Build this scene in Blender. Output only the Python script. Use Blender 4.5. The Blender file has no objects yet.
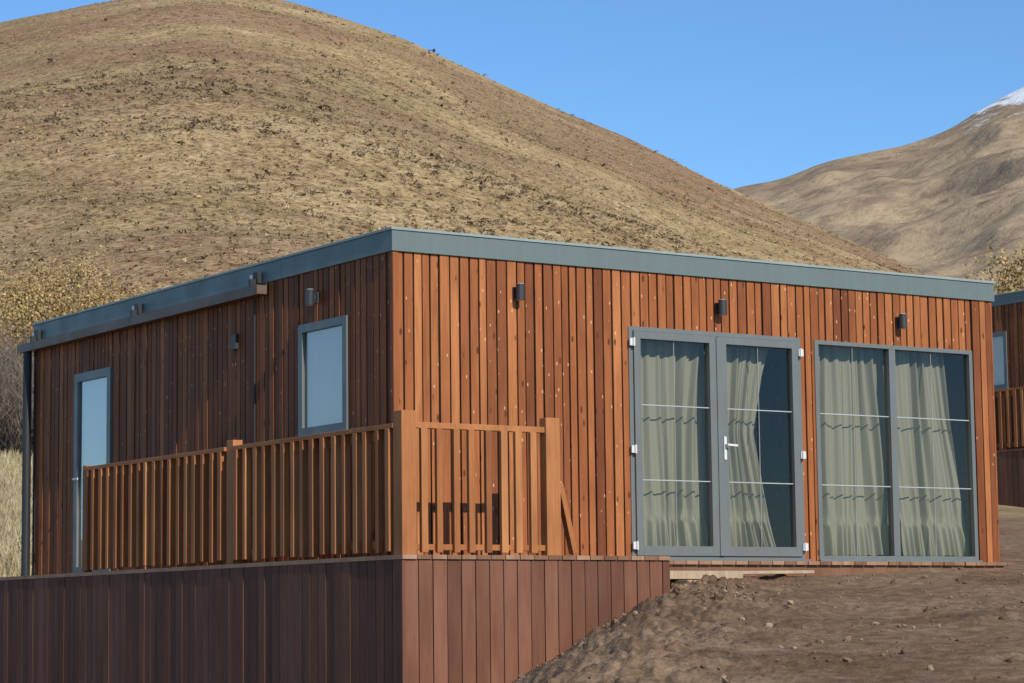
import bpy, math, random
import numpy as np
from mathutils import Matrix, Vector
random.seed(7); RNG=np.random.default_rng(11)
scene=bpy.context.scene
scene.view_settings.view_transform='Standard'
scene.view_settings.look='None'
scene.view_settings.exposure=0

# ------------------------------------------------------------------ materials
class NT:
    def __init__(s,name):
        s.m=bpy.data.materials.new(name); s.m.use_nodes=True
        s.t=s.m.node_tree; s.n=s.t.nodes; s.l=s.t.links
        s.n.clear(); s.out=s.n.new('ShaderNodeOutputMaterial')
    def node(s,ty,ins=None,**kw):
        n=s.n.new(ty)
        for k,v in kw.items(): setattr(n,k,v)
        for k,v in (ins or {}).items():
            if isinstance(v,bpy.types.NodeSocket): s.l.new(v,n.inputs[k])
            else: n.inputs[k].default_value=v
        return n
    def coord(s,scale=(1,1,1),src='Object'):
        tc=s.node('ShaderNodeTexCoord')
        return s.node('ShaderNodeMapping',{'Vector':tc.outputs[src],'Scale':scale}).outputs[0]
    def noise(s,vec,scale,detail=4,rough=.55,dist=0):
        return s.node('ShaderNodeTexNoise',{'Vector':vec,'Scale':scale,'Detail':detail,'Roughness':rough,'Distortion':dist}).outputs[0]
    def vor(s,vec,scale,feature='F1'):
        return s.node('ShaderNodeTexVoronoi',{'Vector':vec,'Scale':scale},feature=feature).outputs['Distance']
    def ramp(s,fac,stops,interp='LINEAR'):
        r=s.node('ShaderNodeValToRGB',{'Fac':fac}); e=r.color_ramp; e.interpolation=interp
        while len(e.elements)<len(stops): e.elements.new(.5)
        for el,(p,c) in zip(e.elements,stops):
            el.position=p; el.color=(c,c,c,1) if not isinstance(c,tuple) else (*c,1)
        return r.outputs[0]
    def mix(s,f,a,b,mode='MIX'):
        n=s.node('ShaderNodeMix',data_type='RGBA',blend_type=mode)
        for k,v in ((0,f),(6,a),(7,b)):
            if isinstance(v,bpy.types.NodeSocket): s.l.new(v,n.inputs[k])
            else: n.inputs[k].default_value=(v if k==0 else (*v,1))
        return n.outputs[2]
    def math(s,op,a,b=0.0):
        n=s.node('ShaderNodeMath',operation=op)
        for k,v in ((0,a),(1,b)):
            if isinstance(v,bpy.types.NodeSocket): s.l.new(v,n.inputs[k])
            else: n.inputs[k].default_value=v
        return n.outputs[0]
    def attr(s,name='rnd'):
        return s.node('ShaderNodeAttribute',attribute_name=name).outputs['Fac']
    def bsdf(s,col,rough=.7,metal=0,bump=None,bs=.3,bd=.01,spec=.3,extra=None):
        ins={'Base Color':col if isinstance(col,bpy.types.NodeSocket) else (*col,1),'Roughness':rough,'Metallic':metal,'Specular IOR Level':spec}
        if bump is not None:
            b=s.node('ShaderNodeBump',{'Height':bump,'Strength':bs,'Distance':bd}); ins['Normal']=b.outputs[0]
        if extra: ins.update(extra)
        p=s.node('ShaderNodeBsdfPrincipled',ins); s.l.new(p.outputs[0],s.out.inputs[0]); return p

def wood(name,dark,mid,light,knots=True,rough=.62,grain=.35,cr=(0,.5,1)):
    t=NT(name); r=t.attr()
    base=t.ramp(r,[(cr[0],dark),(cr[1],mid),(cr[2],light)])
    off=t.node('ShaderNodeCombineXYZ',{'X':t.math('MULTIPLY',r,37.0),'Y':t.math('MULTIPLY',r,91.0),'Z':t.math('MULTIPLY',r,53.0)}).outputs[0]
    v=t.node('ShaderNodeVectorMath',{0:t.coord(),1:off},operation='ADD').outputs[0]
    vg=t.node('ShaderNodeMapping',{'Vector':v,'Scale':(30,30,1.3)}).outputs[0]
    g=t.noise(vg,2.2,5,.65,.4)
    col=t.mix(grain,base,t.ramp(g,[(.3,(.25,.2,.17)),(.55,(.75,.7,.66)),(.75,(1,1,1))]),'MULTIPLY')
    blotch=t.noise(t.node('ShaderNodeMapping',{'Vector':v,'Scale':(3,3,.8)}).outputs[0],1.5,3)
    col=t.mix(.6,col,t.ramp(blotch,[(.3,(.55,.47,.43)),(.62,(1,1,1))]),'MULTIPLY')
    if knots:
        vk=t.node('ShaderNodeMapping',{'Vector':v,'Scale':(9,9,3.6)}).outputs[0]
        k=t.vor(vk,1.0)
        col=t.mix(t.ramp(k,[(.08,.9),(.15,.0)]),col,(.07,.02,.009))
        vl=t.node('ShaderNodeMapping',{'Vector':v,'Scale':(16,16,6)}).outputs[0]
        k2=t.vor(vl,1.0)
        col=t.mix(t.ramp(k2,[(.06,.7),(.12,0.)]),col,(.72,.48,.3))
    t.bsdf(col,rough,bump=g,bs=.4,bd=.004,spec=.22)
    return t.m
M={}
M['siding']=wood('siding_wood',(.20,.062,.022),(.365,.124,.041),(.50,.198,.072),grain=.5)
M['rail']=wood('railing_wood',(.26,.095,.034),(.40,.155,.055),(.49,.215,.082),knots=False)
M['skirt']=wood('skirting_board',(.125,.056,.034),(.18,.078,.048),(.235,.106,.066),knots=False,grain=.35,rough=.7)
M['deck']=wood('deck_board',(.2,.1,.06),(.3,.17,.1),(.4,.25,.16),knots=False)
M['pale']=wood('pale_timber',(.4,.3,.2),(.46,.35,.24),(.5,.4,.28),knots=False)
def paint(name,c,rough=.4,spec=.4,metal=0,dirt=.25):
    t=NT(name); n=t.noise(t.coord((1,1,1)),2.5,6,.6)
    n2=t.noise(t.coord((14,14,1.0)),1.5,4,.6)
    col=t.mix(dirt,c,t.ramp(n,[(.3,(.55,.5,.45)),(.7,(1,1,1))]),'MULTIPLY')
    col=t.mix(dirt*.6,col,t.ramp(n2,[(.4,(.6,.58,.52)),(.6,(1,1,1))]),'MULTIPLY')
    t.bsdf(col,t.ramp(n,[(.3,rough+.12),(.7,rough-.05)]),metal,bump=n,bs=.06,bd=.01,spec=spec); return t.m
M['fascia']=paint('fascia_metal',(.125,.162,.162),.45)
M['fascia_cap']=paint('fascia_cap_metal',(.25,.31,.31),.45)
M['frame']=paint('frame_aluminium',(.14,.152,.152),.4)
M['dark']=paint('dark_trim',(.02,.022,.025),.5)
M['membrane']=paint('membrane',(.012,.010,.009),.9,.1)
M['lamp']=paint('lamp_metal',(.035,.037,.04),.4)
M['white']=paint('white_plastic',(.6,.61,.61),.35,dirt=.15)
M['muntin']=paint('glazing_bar',(.36,.39,.38),.4,dirt=.05)
M['gutter']=paint('gutter_metal',(.13,.085,.065),.5)
M['interior']=paint('interior_plaster',(.32,.27,.22),.8,.1)
M['intfloor']=paint('interior_floor',(.16,.10,.06),.5)
M['roofing']=paint('roof_membrane',(.12,.13,.135),.7)
def fabric(name,c1,c2,tr):
    t=NT(name); n=t.noise(t.coord((60,60,60)),6,3)
    col=t.mix(t.ramp(n,[(.35,0.),(.65,1.)]),c1,c2)
    d=t.node('ShaderNodeBsdfDiffuse',{'Color':col}); tl=t.node('ShaderNodeBsdfTranslucent',{'Color':col})
    mx=t.node('ShaderNodeMixShader',{0:tr,1:d.outputs[0],2:tl.outputs[0]}); t.l.new(mx.outputs[0],t.out.inputs[0]); return t.m
M['curtain']=fabric('sage_curtain',(.205,.20,.15),(.26,.255,.195),.02)
M['sheer']=fabric('white_curtain',(.86,.76,.68),(.9,.8,.72),.05)
def glass(name,k):
    t=NT(name)
    fr=t.node('ShaderNodeFresnel',{'IOR':1.5}).outputs[0]
    n=t.noise(t.coord((1,1,1)),.9,2)
    bp=t.node('ShaderNodeBump',{'Height':n,'Strength':.08,'Distance':.02}).outputs[0]
    g=t.node('ShaderNodeBsdfGlossy',{'Color':(1,1,1,1),'Roughness':.01,'Normal':bp})
    tr=t.node('ShaderNodeBsdfTransparent',{'Color':(.92,.92,.91,1)})
    mx=t.node('ShaderNodeMixShader',{0:t.math('MULTIPLY',fr,k),1:tr.outputs[0],2:g.outputs[0]}); t.l.new(mx.outputs[0],t.out.inputs[0]); return t.m
M['glass']=glass('window_glass',1.0)
M['side_glass']=glass('side_window_glass',2.0)  # side panes: reflection boosted beyond plain glass to make them look brighter

# ------------------------------------------------------------------ mesh builder
class MB:
    def __init__(s): s.v=[];s.f=[];s.r=[];s.mi=[];s.mats=[]
    def mid(s,m):
        if m not in s.mats: s.mats.append(m)
        return s.mats.index(m)
    def add(s,vs,fs,m,r=None):
        b=len(s.v); s.v+=[tuple(v) for v in vs]
        if r is None: r=random.random()
        k=s.mid(m)
        for f in fs: s.f.append([b+i for i in f]); s.r.append(r); s.mi.append(k)
    def box(s,x0,x1,y0,y1,z0,z1,m,r=None):
        vs=[(x,y,z) for z in (z0,z1) for y in (y0,y1) for x in (x0,x1)]
        s.add(vs,[(0,2,3,1),(4,5,7,6),(0,1,5,4),(2,6,7,3),(0,4,6,2),(1,3,7,5)],m,r)
    def beam(s,p,q,w,h,m,r=None,up=(0,0,1)):
        p=Vector(p);q=Vector(q);d=(q-p).normalized();u=Vector(up)
        a=d.cross(u).normalized()*w/2; b=a.normalized().cross(d).normalized()*h/2
        vs=[c+i*a+j*b for c in (p,q) for j in (-1,1) for i in (-1,1)]
        s.add(vs,[(0,2,3,1),(4,5,7,6),(0,1,5,4),(2,6,7,3),(0,4,6,2),(1,3,7,5)],m,r)
    def cyl(s,p,q,r0,r1,n,m,r=None):
        p=Vector(p);q=Vector(q);d=(q-p).normalized()
        u=Vector((1,0,0)) if abs(d.x)<.9 else Vector((0,1,0))
        a=d.cross(u).normalized(); b=d.cross(a)
        vs=[];
        for c,rr in ((p,r0),(q,r1)):
            for i in range(n):
                t=2*math.pi*i/n; vs.append(c+a*math.cos(t)*rr+b*math.sin(t)*rr)
        fs=[(i,(i+1)%n,n+(i+1)%n,n+i) for i in range(n)]+[tuple(range(n))[::-1],tuple(range(n,2*n))]
        s.add(vs,fs,m,r)
    def obj(s,name,parent=None,loc=(0,0,0),bevel=0):
        me=bpy.data.meshes.new(name); me.from_pydata(s.v,[],s.f)
        for m in s.mats: me.materials.append(M[m])
        me.polygons.foreach_set('material_index',s.mi)
        a=me.attributes.new('rnd','FLOAT','FACE'); a.data.foreach_set('value',s.r)
        me.update()
        o=bpy.data.objects.new(name,me); scene.collection.objects.link(o); o.location=loc
        if parent: o.parent=parent
        if bevel:
            b=o.modifiers.new('bev','BEVEL'); b.width=bevel; b.segments=2; b.limit_method='ANGLE'
        return o

def curtain(mb,axis,y0,Lf,Rf,z0,z1,k,amp,mat,seed,ruffle=True):
    rg=np.random.default_rng(seed); nx=190; nz=46
    ph=rg.uniform(0,6.28,8); vs=[]
    zs=np.concatenate([np.linspace(z0,z0+.32,16),np.linspace(z0+.36,z1,nz-16)])
    for z in zs:
        t01=(z-z0)/(z1-z0)
        for i in range(nx):
            t=i/(nx-1)
            L=Lf(t01);R=Rf(t01); 
            tt=t+.035*math.sin(5*t+ph[0]+2.6*t01)+.018*math.sin(13*t+ph[1]-4*t01)
            w=math.sin(2*math.pi*k*tt+ph[2])*.75+.4*math.sin(2*math.pi*k*1.73*tt+ph[3]+1.6*t01)+.15*math.sin(2*math.pi*k*3.1*tt+ph[6]-2*t01)
            a=amp*(.75+.35*math.sin(9*t+ph[4]))*(.75+.35*(1-t01))
            y=w*a
            x=L+(R-L)*t
            if ruffle and z<z0+.34:
                q=1-(z-z0)/.34
                y+= -.02*q+.026*(q**.5)*math.sin(2*math.pi*k*2.9*tt+ph[5])
                x+=(t-.5)*.05*q
                zz=z+.014*math.sin(2*math.pi*k*1.4*tt)*q
            else: zz=z
            if ruffle and abs(z-(z0+.34))<.025: y*=.5
            vs.append((x,y0+y,zz) if axis=='x' else (y0+y,x,zz))
    fs=[(j*nx+i,j*nx+i+1,(j+1)*nx+i+1,(j+1)*nx+i) for j in range(len(zs)-1) for i in range(nx-1)]
    mb.add(vs,fs,mat,.5)

W_,D_,H_=7.19,7.9,2.9
def lamp(mb,c,n):   # up/down wall lamp: c on wall, n outward normal
    c=Vector(c); n=Vector(n)
    mb.beam(c+n*.005,c+n*.025,.07,.10,'lamp')
    mb.beam(c+n*.02,c+n*.06,.03,.03,'lamp')
    a=c+n*.082
    mb.cyl(a-Vector((0,0,.072)),a+Vector((0,0,.072)),.04,.04,20,'lamp')
    mb.cyl(a+Vector((0,0,.072)),a+Vector((0,0,.076)),.034,.034,20,'white')
    mb.cyl(a-Vector((0,0,.076)),a-Vector((0,0,.0722)),.034,.034,20,'white')

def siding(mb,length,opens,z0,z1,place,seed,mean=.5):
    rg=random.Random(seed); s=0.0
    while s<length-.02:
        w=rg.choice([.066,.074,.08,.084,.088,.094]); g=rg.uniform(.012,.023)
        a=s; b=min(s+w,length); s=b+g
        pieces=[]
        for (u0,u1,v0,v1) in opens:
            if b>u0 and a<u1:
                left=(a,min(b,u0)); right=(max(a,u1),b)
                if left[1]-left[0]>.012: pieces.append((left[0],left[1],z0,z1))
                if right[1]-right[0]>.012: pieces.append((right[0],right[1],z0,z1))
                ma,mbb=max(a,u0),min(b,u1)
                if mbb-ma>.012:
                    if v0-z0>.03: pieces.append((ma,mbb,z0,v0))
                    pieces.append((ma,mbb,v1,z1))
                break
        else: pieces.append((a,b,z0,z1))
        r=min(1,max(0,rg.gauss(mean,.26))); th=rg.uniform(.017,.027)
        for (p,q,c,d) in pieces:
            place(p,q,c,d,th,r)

def build_cabin(O,full=True,seed=1):
    root=bpy.data.objects.new('wooden_cabin',None); scene.collection.objects.link(root); root.location=O
    # --- walls
    mb=MB()
    fo=[(2.52,4.60,.0,2.17),(4.78,6.90,.0,2.16)]
    lo=[(.78,1.68,1.17,2.21),(5.85,6.80,.0,2.21)]
    def pf(p,q,c,d,th,r): mb.box(p+.03 if p<.01 else p,q,-th,-.0005,c,d,'siding',r)
    siding(mb,W_,fo,-.02,2.705,pf,seed)
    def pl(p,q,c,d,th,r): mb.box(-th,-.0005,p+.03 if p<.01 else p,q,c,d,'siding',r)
    siding(mb,D_,lo,-.02,2.705,pl,seed+5,.18)  # lower mean: the side wall's shade is put into its board colours
    # corner boards
    mb.box(-.027,.027,-.030,-.0285,-.02,2.7,'siding',.45); mb.box(-.030,.0,-.0272,.026,-.02,2.7,'siding',.4)
    def wall(opens,length,place):
        s=0
        for (a,b,c,d) in opens:
            place(s,a,-.3,2.8); 
            if c>.02: place(a,b,-.3,c)
            else: place(a,b,-.3,0)
            place(a,b,d,2.8); s=b
        place(s,length,-.3,2.8)
    wall(fo,W_,lambda a,b,c,d: mb.box(a,b,0,.07,c,d,'membrane',.5))
    wall(lo,D_,lambda a,b,c,d: mb.box(0,.07,max(a,.071),b,c,d,'membrane',.5))
    wall(fo,W_,lambda a,b,c,d: mb.box(max(a,.11),min(b,W_-.11),.071,.1,max(c,0),min(d,2.6),'interior',.5))
    wall(lo,D_,lambda a,b,c,d: mb.box(.071,.1,max(a,.11),min(b,D_-.11),max(c,0),min(d,2.6),'interior',.5))
    mb.box(W_-.1,W_,.071,D_,-.3,2.8,'siding',.4); mb.box(.071,W_-.101,D_-.1,D_,-.3,2.8,'siding',.4)
    mb.box(.1,W_-.101,3.9,3.98,0,2.6,'interior',.5)
    mb.box(.1,W_-.101,.1,D_-.101,-.06,-.004,'intfloor',.5); mb.box(.1,W_-.101,.1,D_-.101,2.6,2.65,'interior',.5)
    mb.box(W_+.0005,W_+.02,-.022,D_,-.02,2.7,'siding',.35)
    mb.obj('walls',root)
    # --- roof / fascia
    mb=MB()
    e=.045
    xs=[-e,W_+e]
    mb.box(xs[0],xs[1],-e,-.001,2.69,2.875,'fascia',.5)
    ys=[-.0005,2.0,3.98,5.96,D_+e]
    for i in range(4): mb.box(-e,-.001,ys[i]+.001,ys[i+1]-.002,2.69,2.875,'fascia',.5)
    mb.box(W_+.021,W_+e,.0,D_+e,2.69,2.875,'fascia',.5); mb.box(-.0005,W_+.02,D_+.001,D_+e,2.69,2.875,'fascia',.5)
    c=.012
    mb.box(-e-c,W_+e+c,-e-c,.12,2.876,2.9,'fascia_cap',.5); mb.box(-e-c,.12,.1205,D_+e+c,2.876,2.9,'fascia_cap',.5)
    mb.box(W_-.1,W_+e+c,.1205,D_+e+c,2.876,2.9,'fascia_cap',.5); mb.box(.1205,W_-.1005,D_-.1,D_+e+c,2.876,2.9,'fascia_cap',.5)
    mb.box(.1,W_-.1,.1,D_-.1,2.7,2.84,'roofing',.5)
    mb.obj('roof',root,bevel=.003)
    # --- gutter with brackets on the side eave, dark end pole
    mb=MB()
    g0,g1=2.28,8.16
    mb.box(-.15,-.05,g0,g1,2.575,2.585,'gutter',.5); mb.box(-.155,-.149,g0,g1,2.57,2.665,'gutter',.5); mb.box(-.052,-.0465,g0,g1,2.586,2.685,'gutter',.5)
    mb.box(-.15,-.053,g0,g0+.008,2.586,2.66,'gutter',.5); mb.box(-.15,-.053,g1-.008,g1,2.586,2.66,'gutter',.5)
    for y in (2.42,5.08,7.75):
        mb.box(-.10,-.058,y-.05,y+.05,2.69,2.80,'dark'); mb.box(-.16,-.1005,y-.02,y+.02,2.66,2.73,'dark')
        mb.box(-.075,-.058,y+.07,y+.16,2.72,2.79,'white')
    mb.cyl((-.09,8.0,2.575),(-.09,8.0,-.3),.05,.05,14,'dark')
    mb.box(-.03,-.0005,D_+.001,D_+.06,-.3,2.68,'dark')
    mb.obj('gutter',root)
    # --- double door
    mb=MB()
    F='frame'
    def frame_x(x0,x1,z0,z1,y0,y1,wl,wr,wt,wb):
        mb.box(x0,x0+wl,y0,y1,z0,z1,F,.5); mb.box(x1-wr,x1,y0,y1,z0,z1,F,.5)
        mb.box(x0+wl+.0005,x1-wr-.0005,y0,y1,z1-wt,z1,F,.5); mb.box(x0+wl+.0005,x1-wr-.0005,y0,y1,z0,z0+wb,F,.5)
    frame_x(2.52,4.60,.0,2.17,-.032,.06,.045,.045,.04,.035)
    frame_x(2.568,3.553,.038,2.127,-.05,.03,.075,.095,.07,.09)
    frame_x(3.567,4.552,.038,2.127,-.05,.03,.095,.075,.07,.09)
    mb.box(3.535,3.585,-.062,-.0505,.04,2.12,F,.5)
    mb.box(2.50,4.62,-.09,-.033,-.012,.012,F,.5)
    for (a,b) in ((2.643,3.458),(3.662,4.477)):
        for z in (1.44,.74): mb.box(a,b,-.024,-.012,z-.005,z+.005,'muntin',.5)
        m=(a+b)/2; mb.box(m-.002,m+.002,-.0235,-.0125,.128,2.057,'muntin',.5)
    for z in (.13,1.02,2.02):
        mb.box(2.51,2.57,-.068,-.0505,z-.035,z+.035,'white',.5); mb.cyl((2.55,-.075,z-.04),(2.55,-.075,z+.04),.012,.012,10,'white',.5)
        mb.box(4.55,4.61,-.068,-.0505,z-.035,z+.035,'white',.5); mb.cyl((4.57,-.075,z-.04),(4.57,-.075,z+.04),.012,.012,10,'white',.5)
    mb.box(3.605,3.635,-.062,-.0505,.95,1.17,'white',.5)
    mb.cyl((3.62,-.06,1.09),(3.62,-.105,1.09),.011,.011,10,'white',.5); mb.beam((3.61,-.105,1.09),(3.73,-.105,1.085),.018,.02,'white',.5)
    mb.obj('double_door',root,bevel=.003)
    mb=MB()
    for (a,b) in ((2.64,3.462),(3.66,4.48)): mb.add([(a,-.008,.12),(b,-.008,.12),(b,-.008,2.065),(a,-.008,2.065)],[(0,1,2,3)],'glass')
    for (a,b) in ((4.835,5.755),(5.835,6.855)): mb.add([(a,.008,.06),(b,.008,.06),(b,.008,2.12),(a,.008,2.12)],[(0,1,2,3)],'glass')
    mb.obj('front_glass',root)
    # --- picture window
    mb=MB()
    frame_x(4.78,6.90,.0,2.16,-.035,.05,.05,.045,.04,.05)
    mb.box(5.755,5.838,-.034,.05,.0505,2.1195,F,.5)
    for (a,b) in ((4.831,5.754),(5.839,6.854)):
        for z in (1.44,.74): mb.box(a,b,-.006,.004,z-.005,z+.005,'muntin',.5)
        m=(a+b)/2; mb.box(m-.002,m+.002,-.0055,.0035,.051,2.1195,'muntin',.5)
    mb.box(4.76,6.92,-.07,-.036,-.014,.01,F,.5)
    mb.obj('picture_window',root,bevel=.003)
    # --- curtains
    if full:
        mb=MB()
        lerp=lambda pts:(lambda t: float(np.interp(t,[p[0] for p in pts],[p[1] for p in pts])))
        curtain(mb,'x',.16,lerp([(0,2.66),(1,2.64)]),lerp([(0,3.50),(.5,3.54),(1,3.66)]),.07,2.4,6.5,.05,'curtain',1)
        curtain(mb,'x',.16,lerp([(0,3.74),(.45,3.68),(1,3.70)]),lerp([(0,4.38),(.2,4.28),(.5,4.14),(.75,4.28),(1,4.48)]),.07,2.4,5.5,.052,'curtain',2)
        curtain(mb,'x',.16,lerp([(0,4.86),(1,4.82)]),lerp([(0,5.94),(.5,5.9),(1,5.88)]),.05,2.4,8.5,.05,'curtain',3)
        curtain(mb,'x',.16,lerp([(0,6.06),(.45,5.98),(1,5.92)]),lerp([(0,6.98),(.3,6.88),(.6,6.72),(1,6.62)]),.05,2.4,6.5,.052,'curtain',4)
        mb.cyl((2.5,.16,2.42),(6.95,.16,2.42),.014,.014,8,'white')
        o=mb.obj('curtains',root)
        for p in o.data.polygons: p.use_smooth=True
    # --- side windows
    mb=MB()
    def frame_y(a,b,z0,z1,w):
        x0,x1=-.04,.05
        mb.box(x0,x1,a,a+w,z0,z1,F,.5); mb.box(x0,x1,b-w,b,z0,z1,F,.5)
        mb.box(x0,x1,a+w+.0005,b-w-.0005,z1-w,z1,F,.5); mb.box(x0,x1,a+w+.0005,b-w-.0005,z0,z0+w,F,.5)
        mb.add([(-.012,a+w,z0+w),(-.012,b-w,z0+w),(-.012,b-w,z1-w),(-.012,a+w,z1-w)],[(3,2,1,0)],'side_glass')
        curtain(mb,'y',.02,lambda t:a+.03,lambda t:b-.03,z0+.03,z1-.02,5,.008,'sheer',3,False)
    frame_y(.78,1.68,1.17,2.21,.075); mb.box(-.07,-.041,.75,1.71,1.15,1.168,F,.5)
    mb.obj('side_window',root)
    mb=MB(); frame_y(5.85,6.80,.0,2.21,.09); mb.cyl((-.04,6.68,1.05),(-.09,6.68,1.05),.01,.01,8,'white'); mb.box(-.1,-.09,6.56,6.7,1.04,1.06,'white')
    mb.obj('side_door',root)
    # --- wall lamps, conduit, meter box
    for x in (1.262,3.584,5.892):
        mb=MB(); lamp(mb,(x,-.024,2.40),(0,-1,0)); mb.obj('wall_lamp',root,bevel=.002)
    mb=MB(); lamp(mb,(-.024,1.33,2.43),(-1,0,0)); mb.obj('wall_lamp',root,bevel=.002)
    mb=MB(); mb.box(-.06,-.026,2.9,3.01,2.11,2.26,'lamp'); mb.obj('junction_box',root,bevel=.004)
    mb=MB(); mb.cyl((-.036,2.55,2.68),(-.036,2.55,0),.009,.009,8,'dark'); mb.obj('conduit_pipe',root)
    return root

def build_deck(O,seed=2,front_strip=True):
    rg=random.Random(seed)
    mb=MB(); a,b=.573,1.071; XR=2.14; YB=13.0
    x=-a-.03
    while x<XR-.02:
        w=.138; x1=min(x+w,XR)
        yb = YB if x<-.15 else -.035
        mb.box(x,min(x1,-.035) if yb==YB and x1>-.035 else x1,-b-.035-rg.uniform(0,.006),yb,-.036,0.0,'deck',rg.random()); x=x1+.007
    mb.box(-a+.005,XR-.005,-b+.005,-.04,-.12,-.0365,'dark',.5)
    mb.box(-a+.005,-.04,-.039,YB,-.12,-.0365,'dark',.5)
    x=-a
    while x<XR-.01:
        w=.130; x1=min(x+w,XR)
        th=.024-rg.uniform(0,.007)
        mb.box(x,x1,-b-th,-b,-2.7,-.037,'skirt',rg.random()); 
        x=x1+.009
    y=-b+.001
    while y<YB:
        w=.130; th=.024-rg.uniform(0,.007); mb.box(-a-th,-a,y,y+w,-2.7,-.037,'skirt',rg.random()*.8); y+=w+.009  # left boards biased darker, shade of that side painted into their tone
    mb.box(-a-.026,-a+.006,-b-.026,-b+.0005,-2.7,-.037,'skirt',.5)
    y=-b+.001
    while y<-.1:
        mb.box(XR,XR+.02,y,y+.132,-2.7,-.037,'skirt',rg.random()); y+=.139
    mb.box(-a+.001,XR-.001,-b+.001,-b+.02,-2.7,-.13,'membrane',.5); mb.box(-a+.001,-a+.02,-b+.021,YB,-2.7,-.13,'membrane',.5)
    if front_strip:
        x=XR+.02
        while x<6.98:
            mb.box(x,x+.138,-.36-rg.uniform(0,.012),-.036,-.05,-.016,'deck',rg.random()); x+=.146
        mb.box(XR+.03,6.95,-.33,-.04,-.16,-.051,'deck',.1)
        mb.box(XR+.03,W_,-.039,.3,-.6,-.03,'membrane',.4)
    return mb.obj('wooden_deck',None,O)

def build_rail(O,seed=3):
    rg=random.Random(seed); mb=MB(); R='rail'
    xc=-.50; yc=-.985
    mb.box(xc-.07,xc+.07,yc-.07,yc+.07,.001,1.19,R,.55)
    mb.box(xc-.05,xc+.05,2.0,2.13,.001,1.15,R,.8)
    mb.box(xc-.04,xc+.04,5.34,5.42,.001,1.11,R,.3)
    mb.box(.885,1.03,yc-.05,yc+.05,.001,1.18,R,.7)
    for (y0,y1) in ((yc+.0705,1.9995),(2.1305,5.3395)):
        mb.box(xc-.075,xc+.045,y0,y1,1.05,1.09,R,.6)
        mb.box(xc-.02,xc+.02,y0,y1,.96,1.0495,R,.5)
        mb.box(xc-.02,xc+.02,y0,y1,.06,.13,R,.45)
        n=int((y1-y0)/.175); st=(y1-y0)/(n+.0)
        for i in range(n):
            y=y0+st*(i+.5)+rg.uniform(-.014,.014); hw=rg.uniform(.026,.036); o=rg.uniform(-.006,.006)
            mb.box(xc-.082+o,xc-.0205,y-hw,y+hw,.03+rg.uniform(-.012,.012),1.049,R,rg.random())
    mb.box(xc+.0705,.8845,yc-.03,yc+.03,1.05,1.10,R,.75)
    mb.box(xc+.0705,.8845,yc-.018,yc+.018,.04,.09,R,.5)
    for i in range(8):
        x=xc+.15+i*.158+rg.uniform(-.012,.012); hw=rg.uniform(.026,.034); mb.box(x-hw,x+hw,yc-.06,yc-.0185,.02,1.049,R,rg.random())
    mb.beam((1.045,yc,.62),(1.19,yc,.02),.05,.07,R,.5,up=(0,1,0))
    return mb.obj('deck_railing',None,O,bevel=.004)

build_cabin((0,0,0)); build_deck((0,0,0)); build_rail((0,0,0))
O2=(21.19,12.92,2.39)
build_cabin(O2,seed=31); build_deck(O2,seed=22,front_strip=False); build_rail(O2,seed=23)
mb=MB(); mb.box(2.25,3.35,-.62,-.37,-.19,-.115,'pale',.6); mb.box(2.6,2.9,-.75,-.5,-.31,-.2,'pale',.3); mb.beam((3.3,-.55,-.13),(4.3,-.46,-.12),.09,.03,'pale',.8)
mb.obj('timber_offcuts',bevel=.004)

# ------------------------------------------------------------------ camera
f_,C=2472.08,Vector((-11.0665,-18.45656,-.56228)); yaw,pit,rol=.58791,.11318,-.01171
Fv=Vector((math.sin(yaw)*math.cos(pit),math.cos(yaw)*math.cos(pit),math.sin(pit)))
Rv=Vector((math.cos(yaw),-math.sin(yaw),0)); Uv=Rv.cross(Fv)
R2=Rv*math.cos(rol)+Uv*math.sin(rol); U2=-Rv*math.sin(rol)+Uv*math.cos(rol)
cd=bpy.data.cameras.new('camera'); cam=bpy.data.objects.new('camera',cd); scene.collection.objects.link(cam); scene.camera=cam
cd.sensor_width=36; cd.lens=f_*36/1024; cd.clip_end=8000; cd.clip_start=.5
m=Matrix((R2,U2,-Fv)).transposed().to_4x4(); m.translation=C; cam.matrix_world=m

# ------------------------------------------------------------------ terrain
cyw,syw=math.cos(yaw),math.sin(yaw)
def toW(r,d): return C.x+cyw*r+syw*d, C.y-syw*r+cyw*d
def vn(x,y,seed):
    ix=np.floor(x);iy=np.floor(y);fx=x-ix;fy=y-iy
    fx=fx*fx*(3-2*fx);fy=fy*fy*(3-2*fy)
    def h(a,b):
        v=np.sin(a*127.1+b*311.7+seed*17.3)*43758.5453; return v-np.floor(v)
    return (h(ix,iy)*(1-fx)+h(ix+1,iy)*fx)*(1-fy)+(h(ix,iy+1)*(1-fx)+h(ix+1,iy+1)*fx)*fy
def fbm(x,y,seed,o=4):
    a=.5;s=0
    for i in range(o):
        s=s+a*(vn(x,y,seed+i*3)-.5)*2; x,y=x*1.62-y*1.21+5.1,x*1.21+y*1.62-3.7;a*=.5
    return s
HS=np.array([-.9,-.5,-.35,-.21,-.1688,-.1274,-.0902,-.0448,.0045,.0454,.0922,.1185,.159,.175,.209,.3,.5,.9])
HE=np.array([.13,.17,.212,.2499,.2577,.2650,.2577,.2413,.2165,.1988,.1745,.1630,.1452,.138,.126,.11,.10,.10])
MS=np.array([-.9,0,.037,.0922,.1107,.1314,.1603,.179,.1958,.212,.24,.3,.45,.9])
ME=np.array([.10,.13,.155,.1765,.1790,.1871,.1926,.1983,.2086,.2162,.226,.222,.2,.15])
def sm(s,S,E,w):
    return sum(np.interp(s+k*w,S,E) for k in (-1,-.5,0,.5,1))/5
RC=450.
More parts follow.
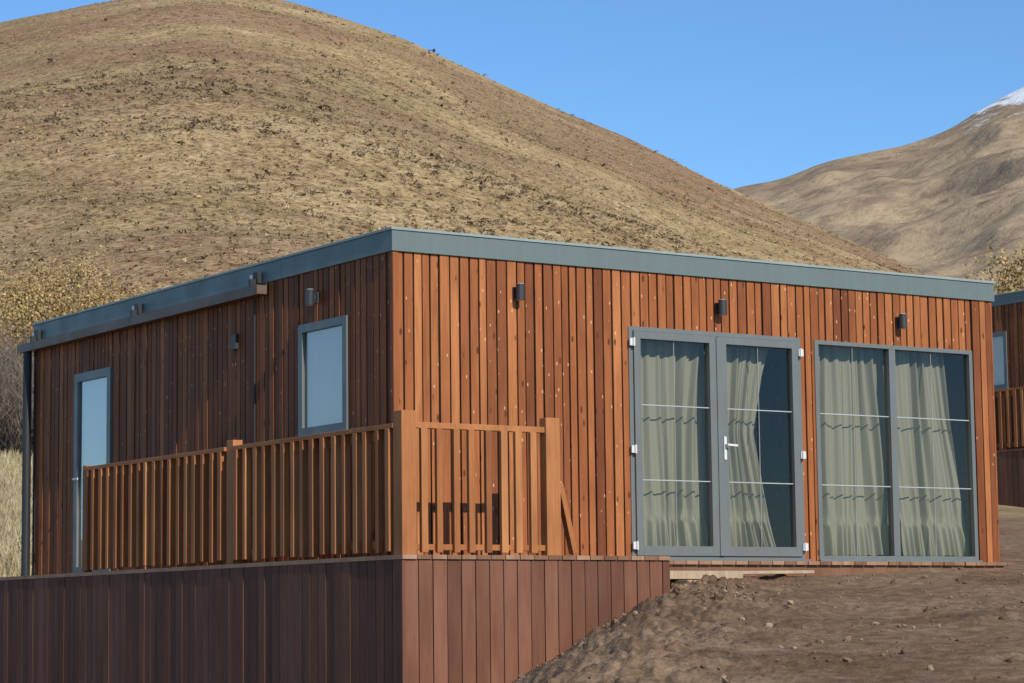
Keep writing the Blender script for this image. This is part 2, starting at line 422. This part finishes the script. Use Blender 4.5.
def ground_z(r,d):
    pr=np.interp(d,[-40,0,6,12,16,20,24,26,30,44,60,75],[-2.1,-2.1,-1.7,-1.0,-.72,-.40,-.15,-.08,0.05,.56,3,5])
    pl=np.interp(d,[-40,0,20,28,35,60,75],[-2.3,-2.3,-2.4,-1.2,.2,3.5,5])
    edge=-1.07+.526*(r+.01)
    k=.10; h=np.clip(.5+.5*(edge-pr)/k,0,1); smn=edge*(1-h)+pr*h-k*h*(1-h)
    z=np.maximum(pl,smn)
    X,Y=toW(r,d)
    near=np.clip((60-d)/30,0,1)
    z=z+near*(fbm(X*.5,Y*.5,3,3)*.09)+(1-near)*fbm(X*.15,Y*.15,5,3)*.2
    soil=np.clip((34-d)/4,0,1)
    onedge=np.exp(-((edge-pr)/.45)**2)
    cl=fbm(X*3.2,Y*3.2,9,5); cl2=np.abs(fbm(X*9,Y*9,19,3)); patch=np.clip(fbm(X*.9,Y*.9,41,3)*3+.3,0,1)
    z=z+soil*(cl*.035+cl2*.03*patch)+soil*onedge*(np.abs(cl)*.13+cl2*.09)
    return z
def hill_z(r,d):
    s=r/np.maximum(d,1.)
    h=sm(s,HS,HE,.012)*RC-.56
    t=(d-75)/(RC-75)
    up=5+(h-5)*t; dn=h-(h-5)*.55*(t-1)
    z=np.where(t<1,up,np.maximum(dn,0))
    X,Y=toW(r,d)
    e=np.clip((d-76)/60,0,1); cr=1-.7*np.exp(-((t-1)/.12)**2)
    z=z+e*cr*(fbm(X/60,Y/60,2,3)*3.2+np.abs(fbm(X/30,Y/30,8,3))*-2.0)+e*(fbm(X/8,Y/8,6,4)*.26)
    return z
def allz(r,d):
    return np.where(d<75,ground_z(r,np.minimum(d,75)),hill_z(r,np.maximum(d,75)))
def grid(name,sv,dv,zf,mat,apex):
    S,Dd=np.meshgrid(sv,dv); r=S*(Dd+apex)
    z=zf(r,Dd); X,Y=toW(r,Dd)
    co=np.stack([X,Y,z],-1).reshape(-1,3).astype(np.float32)
    ny,nx=S.shape; i=np.arange(ny*nx).reshape(ny,nx)
    q=np.stack([i[:-1,:-1],i[:-1,1:],i[1:,1:],i[1:,:-1]],-1).reshape(-1,4)
    me=bpy.data.meshes.new(name); me.vertices.add(len(co)); me.vertices.foreach_set('co',co.ravel())
    me.loops.add(q.size); me.loops.foreach_set('vertex_index',q.ravel().astype(np.int32))
    me.polygons.add(len(q)); me.polygons.foreach_set('loop_start',np.arange(0,q.size,4,dtype=np.int32)); me.polygons.foreach_set('loop_total',np.full(len(q),4,np.int32))
    me.polygons.foreach_set('use_smooth',np.ones(len(q),bool))
    me.update(calc_edges=True); me.materials.append(mat)
    o=bpy.data.objects.new(name,me); scene.collection.objects.link(o); return o

def soil_mat():
    t=NT('soil_and_dry_grass'); v=t.coord()
    n1=t.noise(v,.6,4,.6); n2=t.noise(v,7,7,.72); n3=t.noise(v,45,3,.6)
    c=t.ramp(n2,[(.3,(.12,.075,.045)),(.48,(.205,.136,.085)),(.68,(.31,.218,.145))])
    c=t.mix(.7,c,t.ramp(n1,[(.38,(.62,.55,.5)),(.56,(1,1,1))]),'MULTIPLY')
    c=t.mix(.4,c,t.ramp(n3,[(.35,(.45,.42,.4)),(.6,(1,1,1))]),'MULTIPLY')
    g=t.ramp(t.noise(v,1.6,6,.7),[(.3,(.22,.17,.08)),(.5,(.34,.27,.14)),(.7,(.44,.36,.2))])
    tc=t.node('ShaderNodeTexCoord'); dist=t.node('ShaderNodeVectorMath',{0:tc.outputs['Object'],1:(1.0,-8.0,0)},operation='DISTANCE').outputs['Value']
    f=t.math('ADD',dist,t.math('MULTIPLY',n1,6.0))
    c=t.mix(t.ramp(t.math('DIVIDE',f,60.0),[(.46,0.),(.55,1.)]),c,g)
    hgt=t.math('ADD',t.math('MULTIPLY',n2,.7),t.math('MULTIPLY',n3,.3))
    t.bsdf(c,.95,bump=hgt,bs=.9,bd=.035,spec=.1); return t.m
def hill_mat():
    t=NT('hill_grass'); v=t.coord()
    big=t.noise(v,.012,4,.6,.5); mid=t.noise(v,.07,5,.65,.3); fine=t.noise(v,.7,6,.74); vf=t.noise(v,2.6,4,.7)
    c=t.ramp(mid,[(.3,(.29,.205,.11)),(.5,(.40,.295,.162)),(.7,(.49,.375,.222))])
    red=t.ramp(big,[(.46,0.),(.6,1.)])
    c=t.mix(t.math('MULTIPLY',red,.75),c,(.28,.175,.11))
    olive=t.ramp(t.noise(t.coord((1.3,.9,1)),.02,4,.6),[(.53,0.),(.66,.55)])
    c=t.mix(olive,c,(.27,.215,.11))
    c=t.mix(.75,c,t.ramp(fine,[(.36,(.36,.31,.27)),(.46,(.84,.81,.77)),(.62,(1.2,1.2,1.15))]),'MULTIPLY')
    c=t.mix(.8,c,t.ramp(vf,[(.38,(.35,.32,.28)),(.52,(1.,1.,1.)),(.65,(1.2,1.2,1.15))]),'MULTIPLY')
    h=t.math('ADD',fine,t.math('MULTIPLY',vf,.35))
    t.bsdf(c,.95,bump=h,bs=.65,bd=.4,spec=.05); return t.m
def mtn_mat():
    t=NT('mountain_slope'); v=t.coord()
    mid=t.noise(v,.006,6,.65,.4); fine=t.noise(v,.06,7,.75); sh=t.noise(t.coord((1,1,.4)),.02,5,.7,.6)
    c=t.ramp(mid,[(.32,(.265,.19,.115)),(.5,(.39,.285,.17)),(.68,(.46,.35,.21))])
    c=t.mix(.75,c,t.ramp(fine,[(.38,(.5,.45,.42)),(.5,(.95,.95,.93)),(.62,(1.15,1.15,1.1))]),'MULTIPLY')
    c=t.mix(t.ramp(sh,[(.52,0.),(.62,.65)]),c,(.21,.14,.09))
    sz=t.node('ShaderNodeSeparateXYZ',{0:v}).outputs[2]
    sn=t.noise(t.coord((1,1,3)),.014,6,.7)
    hh=t.math('ADD',sz,t.math('MULTIPLY',sn,190.0))
    k=t.ramp(t.math('DIVIDE',hh,1000.0),[(.460,0.),(.474,1.)])
    c=t.mix(k,c,(.8,.82,.85))
    c=t.mix(.06,c,(.42,.46,.54))  # bluish distance haze mixed into the slope colour
    t.bsdf(c,.95,bump=fine,bs=.7,bd=5,spec=.05); return t.m
sv=np.concatenate([np.linspace(-.9,-.2,60,endpoint=False),np.linspace(-.2,.2,620),np.linspace(.2,.9,61)[1:]])
dv=np.concatenate([np.linspace(-13,9,30,endpoint=False),np.linspace(9,27,300,endpoint=False),27*(75.0/27)**np.linspace(0,1,90)])
grid('ground',sv*.62,dv,lambda r,d:ground_z(r,d),soil_mat(),14)
dh=75*(1100/75.)**np.linspace(0,1,330)
sh=np.concatenate([np.linspace(-.9,-.23,60,endpoint=False),np.linspace(-.23,.23,560),np.linspace(.23,.9,61)[1:]])
hillo=grid('hill',sh,dh,hill_z,hill_mat(),0)
def mtn_z(r,d):
    s=r/d; h=sm(s,MS,ME,.006)*1800
    t=(d-650)/1150.
    X,Y=toW(r,d)
    z=np.where(t<1,30+(h-30)*np.power(np.clip(t,0,1),1.1),h*(1-.5*(t-1)))
    cr=1-.85*np.exp(-((t-1)/.1)**2)
    e=np.clip(t*4,0,1)
    z=z+e*cr*(-np.abs(fbm(X/300,Y/300,4,5))*65+20)+e*fbm(X/60,Y/60,14,4)*6*cr
    return z
grid('mountain',np.linspace(-.35,.75,520),np.linspace(650,3000,300),mtn_z,mtn_mat(),0)

# ------------------------------------------------------------------ vegetation
def tri_obj(name,P,k,cols,matname):
    n=len(P); me=bpy.data.meshes.new(name); me.vertices.add(n*k); me.vertices.foreach_set('co',P.astype(np.float32).ravel())
    me.loops.add(n*k); me.loops.foreach_set('vertex_index',np.arange(n*k,dtype=np.int32))
    me.polygons.add(n); me.polygons.foreach_set('loop_start',np.arange(0,n*k,k,dtype=np.int32)); me.polygons.foreach_set('loop_total',np.full(n,k,np.int32))
    a=me.attributes.new('rnd','FLOAT','FACE'); a.data.foreach_set('value',cols.astype(np.float32))
    me.update(calc_edges=True); me.materials.append(M[matname])
    o=bpy.data.objects.new(name,me); scene.collection.objects.link(o); return o
def leafmat(name,stops):
    t=NT(name); c=t.ramp(t.attr(),stops); t.bsdf(c,.9,spec=.05); M[name]=t.m
leafmat('tussock',[(0,(.09,.063,.036)),(.35,(.18,.13,.072)),(.7,(.29,.215,.118)),(1,(.44,.35,.2))])
leafmat('brush',[(0,(.08,.053,.038)),(.5,(.155,.105,.07)),(1,(.26,.185,.115))])
leafmat('straw',[(0,(.26,.21,.11)),(.5,(.38,.31,.18)),(1,(.48,.41,.26))])
leafmat('gold_leaf',[(0,(.18,.11,.045)),(.5,(.34,.235,.10)),(1,(.48,.36,.18))])
leafmat('bare_twig',[(0,(.07,.055,.045)),(.5,(.16,.125,.10)),(1,(.24,.195,.155))])
def tufts(name,r,d,z,size,nb,mat,bias=None,thin=.38):
    X,Y=toW(r,d); n=len(r)
    c=np.stack([X,Y,z-.03],-1)[:,None,None,:]
    off=RNG.normal(0,.45,(n,nb,1,3)); off[...,2]=np.abs(off[...,2])*.5+.1
    tri=RNG.normal(0,thin,(n,nb,3,3)); tri[...,2]*=.8
    P=c+(off+tri)*size[:,None,None,None]
    P[...,2]=np.maximum(P[...,2],c[...,2]-.1)
    base=RNG.random(n) if bias is None else bias
    col=np.clip(base[:,None]+RNG.normal(0,.15,(n,nb)),0,1)
    return tri_obj(name,P.reshape(-1,3,3),3,col.ravel(),mat)
def blades(name,r,d,z,size,nb,mat):
    X,Y=toW(r,d); n=len(r)
    c=np.stack([X,Y,z-.02],-1)[:,None,:]+RNG.normal(0,.35,(n,nb,3))*np.array([1,1,0])*size[:,None,None]
    a=RNG.uniform(0,6.28,(n,nb)); w=size[:,None]*.07; dx=np.stack([np.cos(a)*w,np.sin(a)*w,0*a],-1)
    tip=c+np.stack([RNG.normal(0,.35,(n,nb)),RNG.normal(0,.35,(n,nb)),RNG.uniform(.6,1.4,(n,nb))],-1)*size[:,None,None]
    P=np.stack([c-dx,c+dx,tip],2)
    col=np.clip(RNG.random(n)[:,None]+RNG.normal(0,.15,(n,nb)),0,1)
    return tri_obj(name,P.reshape(-1,3,3),3,col.ravel(),mat)
N=64000
s=RNG.uniform(-.26,.26,N); d=78*(440/78.)**(RNG.random(N)**.7)
r=s*d; keep=(fbm(*[q/35 for q in toW(r,d)],21,4)+RNG.normal(0,.3,N))>-.2
r=r[keep];d=d[keep]; z=hill_z(r,d)
size=np.exp(RNG.normal(math.log(.16),.35,len(r)))
tufts('hill_shrubs',r,d,z,size,6,'tussock',np.clip(RNG.normal(.42,.27,len(r)),0,1))
N=17000
s=RNG.uniform(-.26,.26,N); d=95*(445/95.)**(RNG.random(N)**.65); r=s*d
keep=(fbm(*[q/40 for q in toW(r,d)],33,4)*1.3+s*.9+RNG.normal(0,.16,N))>.13
r=r[keep];d=d[keep]; z=hill_z(r,d)
tufts('hill_shrubs',r,d,z,np.exp(RNG.normal(math.log(.28),.42,len(r))),12,'brush',None,.24)
N=16000; d=RNG.uniform(33,76,N); s=RNG.uniform(-.26,-.15,N); r=s*d
blades('dry_grass',r,d,ground_z(r,d),RNG.uniform(.12,.3,N),9,'straw')
N=3500; d=RNG.uniform(46,76,N); s=RNG.uniform(.15,.3,N); r=s*d
blades('dry_grass',r,d,ground_z(r,d),RNG.uniform(.12,.3,N),9,'straw')

def bush(name,r,d,w,h,nleaf,ls,mat,clumps=26,sliver=False,seed=0):
    rg=np.random.default_rng(seed); X,Y=toW(r,d); z0=float(allz(np.array([r]),np.array([float(d)]))[0])-.1
    cc=[];
    while len(cc)<clumps:
        p=rg.uniform(-1,1,3); 
        if (p**2).sum()<1 and (p[2]>-.85): cc.append(p)
    cc=np.array(cc)*np.array([w/2,w/2,h/2])*.85+np.array([0,0,h*.52])
    idx=rg.integers(0,clumps,nleaf); sp=rg.uniform(.10,.2,clumps)[idx]*w*.6
    c=cc[idx]+rg.normal(0,1,(nleaf,3))*sp[:,None]*np.array([1,1,.9]); c[:,2]=np.maximum(c[:,2],.05)
    a=rg.normal(0,1,(nleaf,3)); a/=np.linalg.norm(a,axis=1)[:,None]
    if sliver: a[:,2]=np.abs(a[:,2])+.5; a/=np.linalg.norm(a,axis=1)[:,None]
    b=rg.normal(0,1,(nleaf,3)); b=np.cross(a,b); b/=np.linalg.norm(b,axis=1)[:,None]
    la=ls*rg.uniform(.6,1.4,nleaf)[:,None]; lb=la*(.08 if sliver else .6)
    if sliver: la=la*3
    P=np.stack([c-a*la,c-b*lb,c+a*la,c+b*lb],1)
    col=np.clip(rg.normal(.5,.2,nleaf)+(rg.random(clumps)[idx]-.5)*.5,0,1)
    L=[];lc=[]
    for q in cc:
        p0=np.array([rg.normal(0,.08*w),rg.normal(0,.08*w),0]); prev=p0; R0=.03+.012*h
        for kk in range(1,5):
            tt=kk/4; nx_=p0+(q-p0)*tt+rg.normal(0,.05*w,3)*(tt<1); 
            r0=R0*(1-(kk-1)/4*.8); r1=R0*(1-kk/4*.8)
            ax=[np.array([1,0,0]),np.array([-.5,.86,0]),np.array([-.5,-.86,0])]
            for i in range(3):
                L.append([prev+ax[i]*r0,prev+ax[(i+1)%3]*r0,nx_+ax[(i+1)%3]*r1,nx_+ax[i]*r1]); lc.append(.15)
            prev=nx_
    P=np.concatenate([P,np.array(L)]); col=np.concatenate([col,np.array(lc)])
    return tri_obj(name,P+np.array([X,Y,z0]),4,col,mat)
k=0
for (sx,d,w,h) in [(-.197,80,5,4.4),(-.182,84,4.6,4.6),(-.171,80,3.6,4.0),(-.160,86,3.4,3.0),(-.212,84,5.5,4.6),(-.205,76,3.5,3.4),(-.19,76,3.4,3.2)]:
    k+=1; bush('autumn_shrub',sx*d,d,w,h,7000,.05,'gold_leaf',seed=k)
for (sx,d,w,h) in [(-.213,61,3.4,3.1),(-.200,63,3.0,2.8),(-.192,60,2.4,2.4),(-.206,66,3.6,3.6),(-.19,67,3.,3.2)]:
    k+=1; bush('bare_shrub',sx*d,d,w,h,6500,.07,'bare_twig',sliver=True,seed=k)
for (sx,d,w,h) in [(.206,70,4,5.1),(.217,74,4.5,5.2),(.199,78,3.4,4.0)]:
    k+=1; bush('autumn_shrub',sx*d,d,w,h,6500,.06,'gold_leaf',seed=k)

# soil clods / stones on the spoil heap
def clods():
    n=3200; d=RNG.uniform(12,25,n); r=RNG.uniform(-.2,5.5,n)
    m=RNG.random(n)<.65; r[m]=RNG.uniform(-.1,2.0,m.sum()); d[m]=RNG.uniform(19,23,m.sum())
    X,Y=toW(r,d); ok=~((Y>-1.2)&(X<2.3)) & ~(Y>-.5)
    r=r[ok];d=d[ok]; X,Y=toW(r,d); z=ground_z(r,d); n=len(r)
    sz=np.exp(RNG.normal(math.log(.0095),.5,n))
    th=(1+5**.5)/2
    iv=np.array([(-1,th,0),(1,th,0),(-1,-th,0),(1,-th,0),(0,-1,th),(0,1,th),(0,-1,-th),(0,1,-th),(th,0,-1),(th,0,1),(-th,0,-1),(-th,0,1)])/1.9
    it=np.array([(0,11,5),(0,5,1),(0,1,7),(0,7,10),(0,10,11),(1,5,9),(5,11,4),(11,10,2),(10,7,6),(7,1,8),(3,9,4),(3,4,2),(3,2,6),(3,6,8),(3,8,9),(4,9,5),(2,4,11),(6,2,10),(8,6,7),(9,8,1)])
    V=iv[None]*RNG.uniform(.6,1.3,(n,12,1))*RNG.uniform(.6,1.3,(n,1,3))*sz[:,None,None]+np.stack([X,Y,z+sz*.3],-1)[:,None,:]
    P=V[:,it].reshape(-1,3,3); col=np.repeat(RNG.random(n),20)
    leafmat('clod',[(0,(.10,.063,.04)),(.75,(.19,.128,.083)),(1,(.30,.22,.15))])
    tri_obj('soil_clods',P,3,col,'clod')
clods()

# ------------------------------------------------------------------ light
el=math.radians(33); az=math.radians(183)
S=Vector((math.sin(az)*math.cos(el),math.cos(az)*math.cos(el),math.sin(el)))
ld=bpy.data.lights.new('sun','SUN'); ld.energy=5.0; ld.angle=math.radians(.5); ld.color=(1,.93,.82)
lo=bpy.data.objects.new('sun',ld); scene.collection.objects.link(lo); lo.rotation_euler=S.to_track_quat('Z','Y').to_euler()
w=bpy.data.worlds.new('World'); scene.world=w; w.use_nodes=True; nt=w.node_tree
bg=nt.nodes['Background']; sk=nt.nodes.new('ShaderNodeTexSky'); sk.sky_type='NISHITA'; sk.sun_disc=False
sk.sun_elevation=el; sk.sun_rotation=az; sk.altitude=1200; sk.air_density=1.0; sk.dust_density=0; sk.ozone_density=3
mx=nt.nodes.new('ShaderNodeMix'); mx.data_type='RGBA'; mx.blend_type='MULTIPLY'; mx.inputs[0].default_value=1
nt.links.new(sk.outputs[0],mx.inputs[6]); mx.inputs[7].default_value=(.79,1.07,1.27,1)
nt.links.new(mx.outputs[2],bg.inputs[0]); bg.inputs[1].default_value=.115
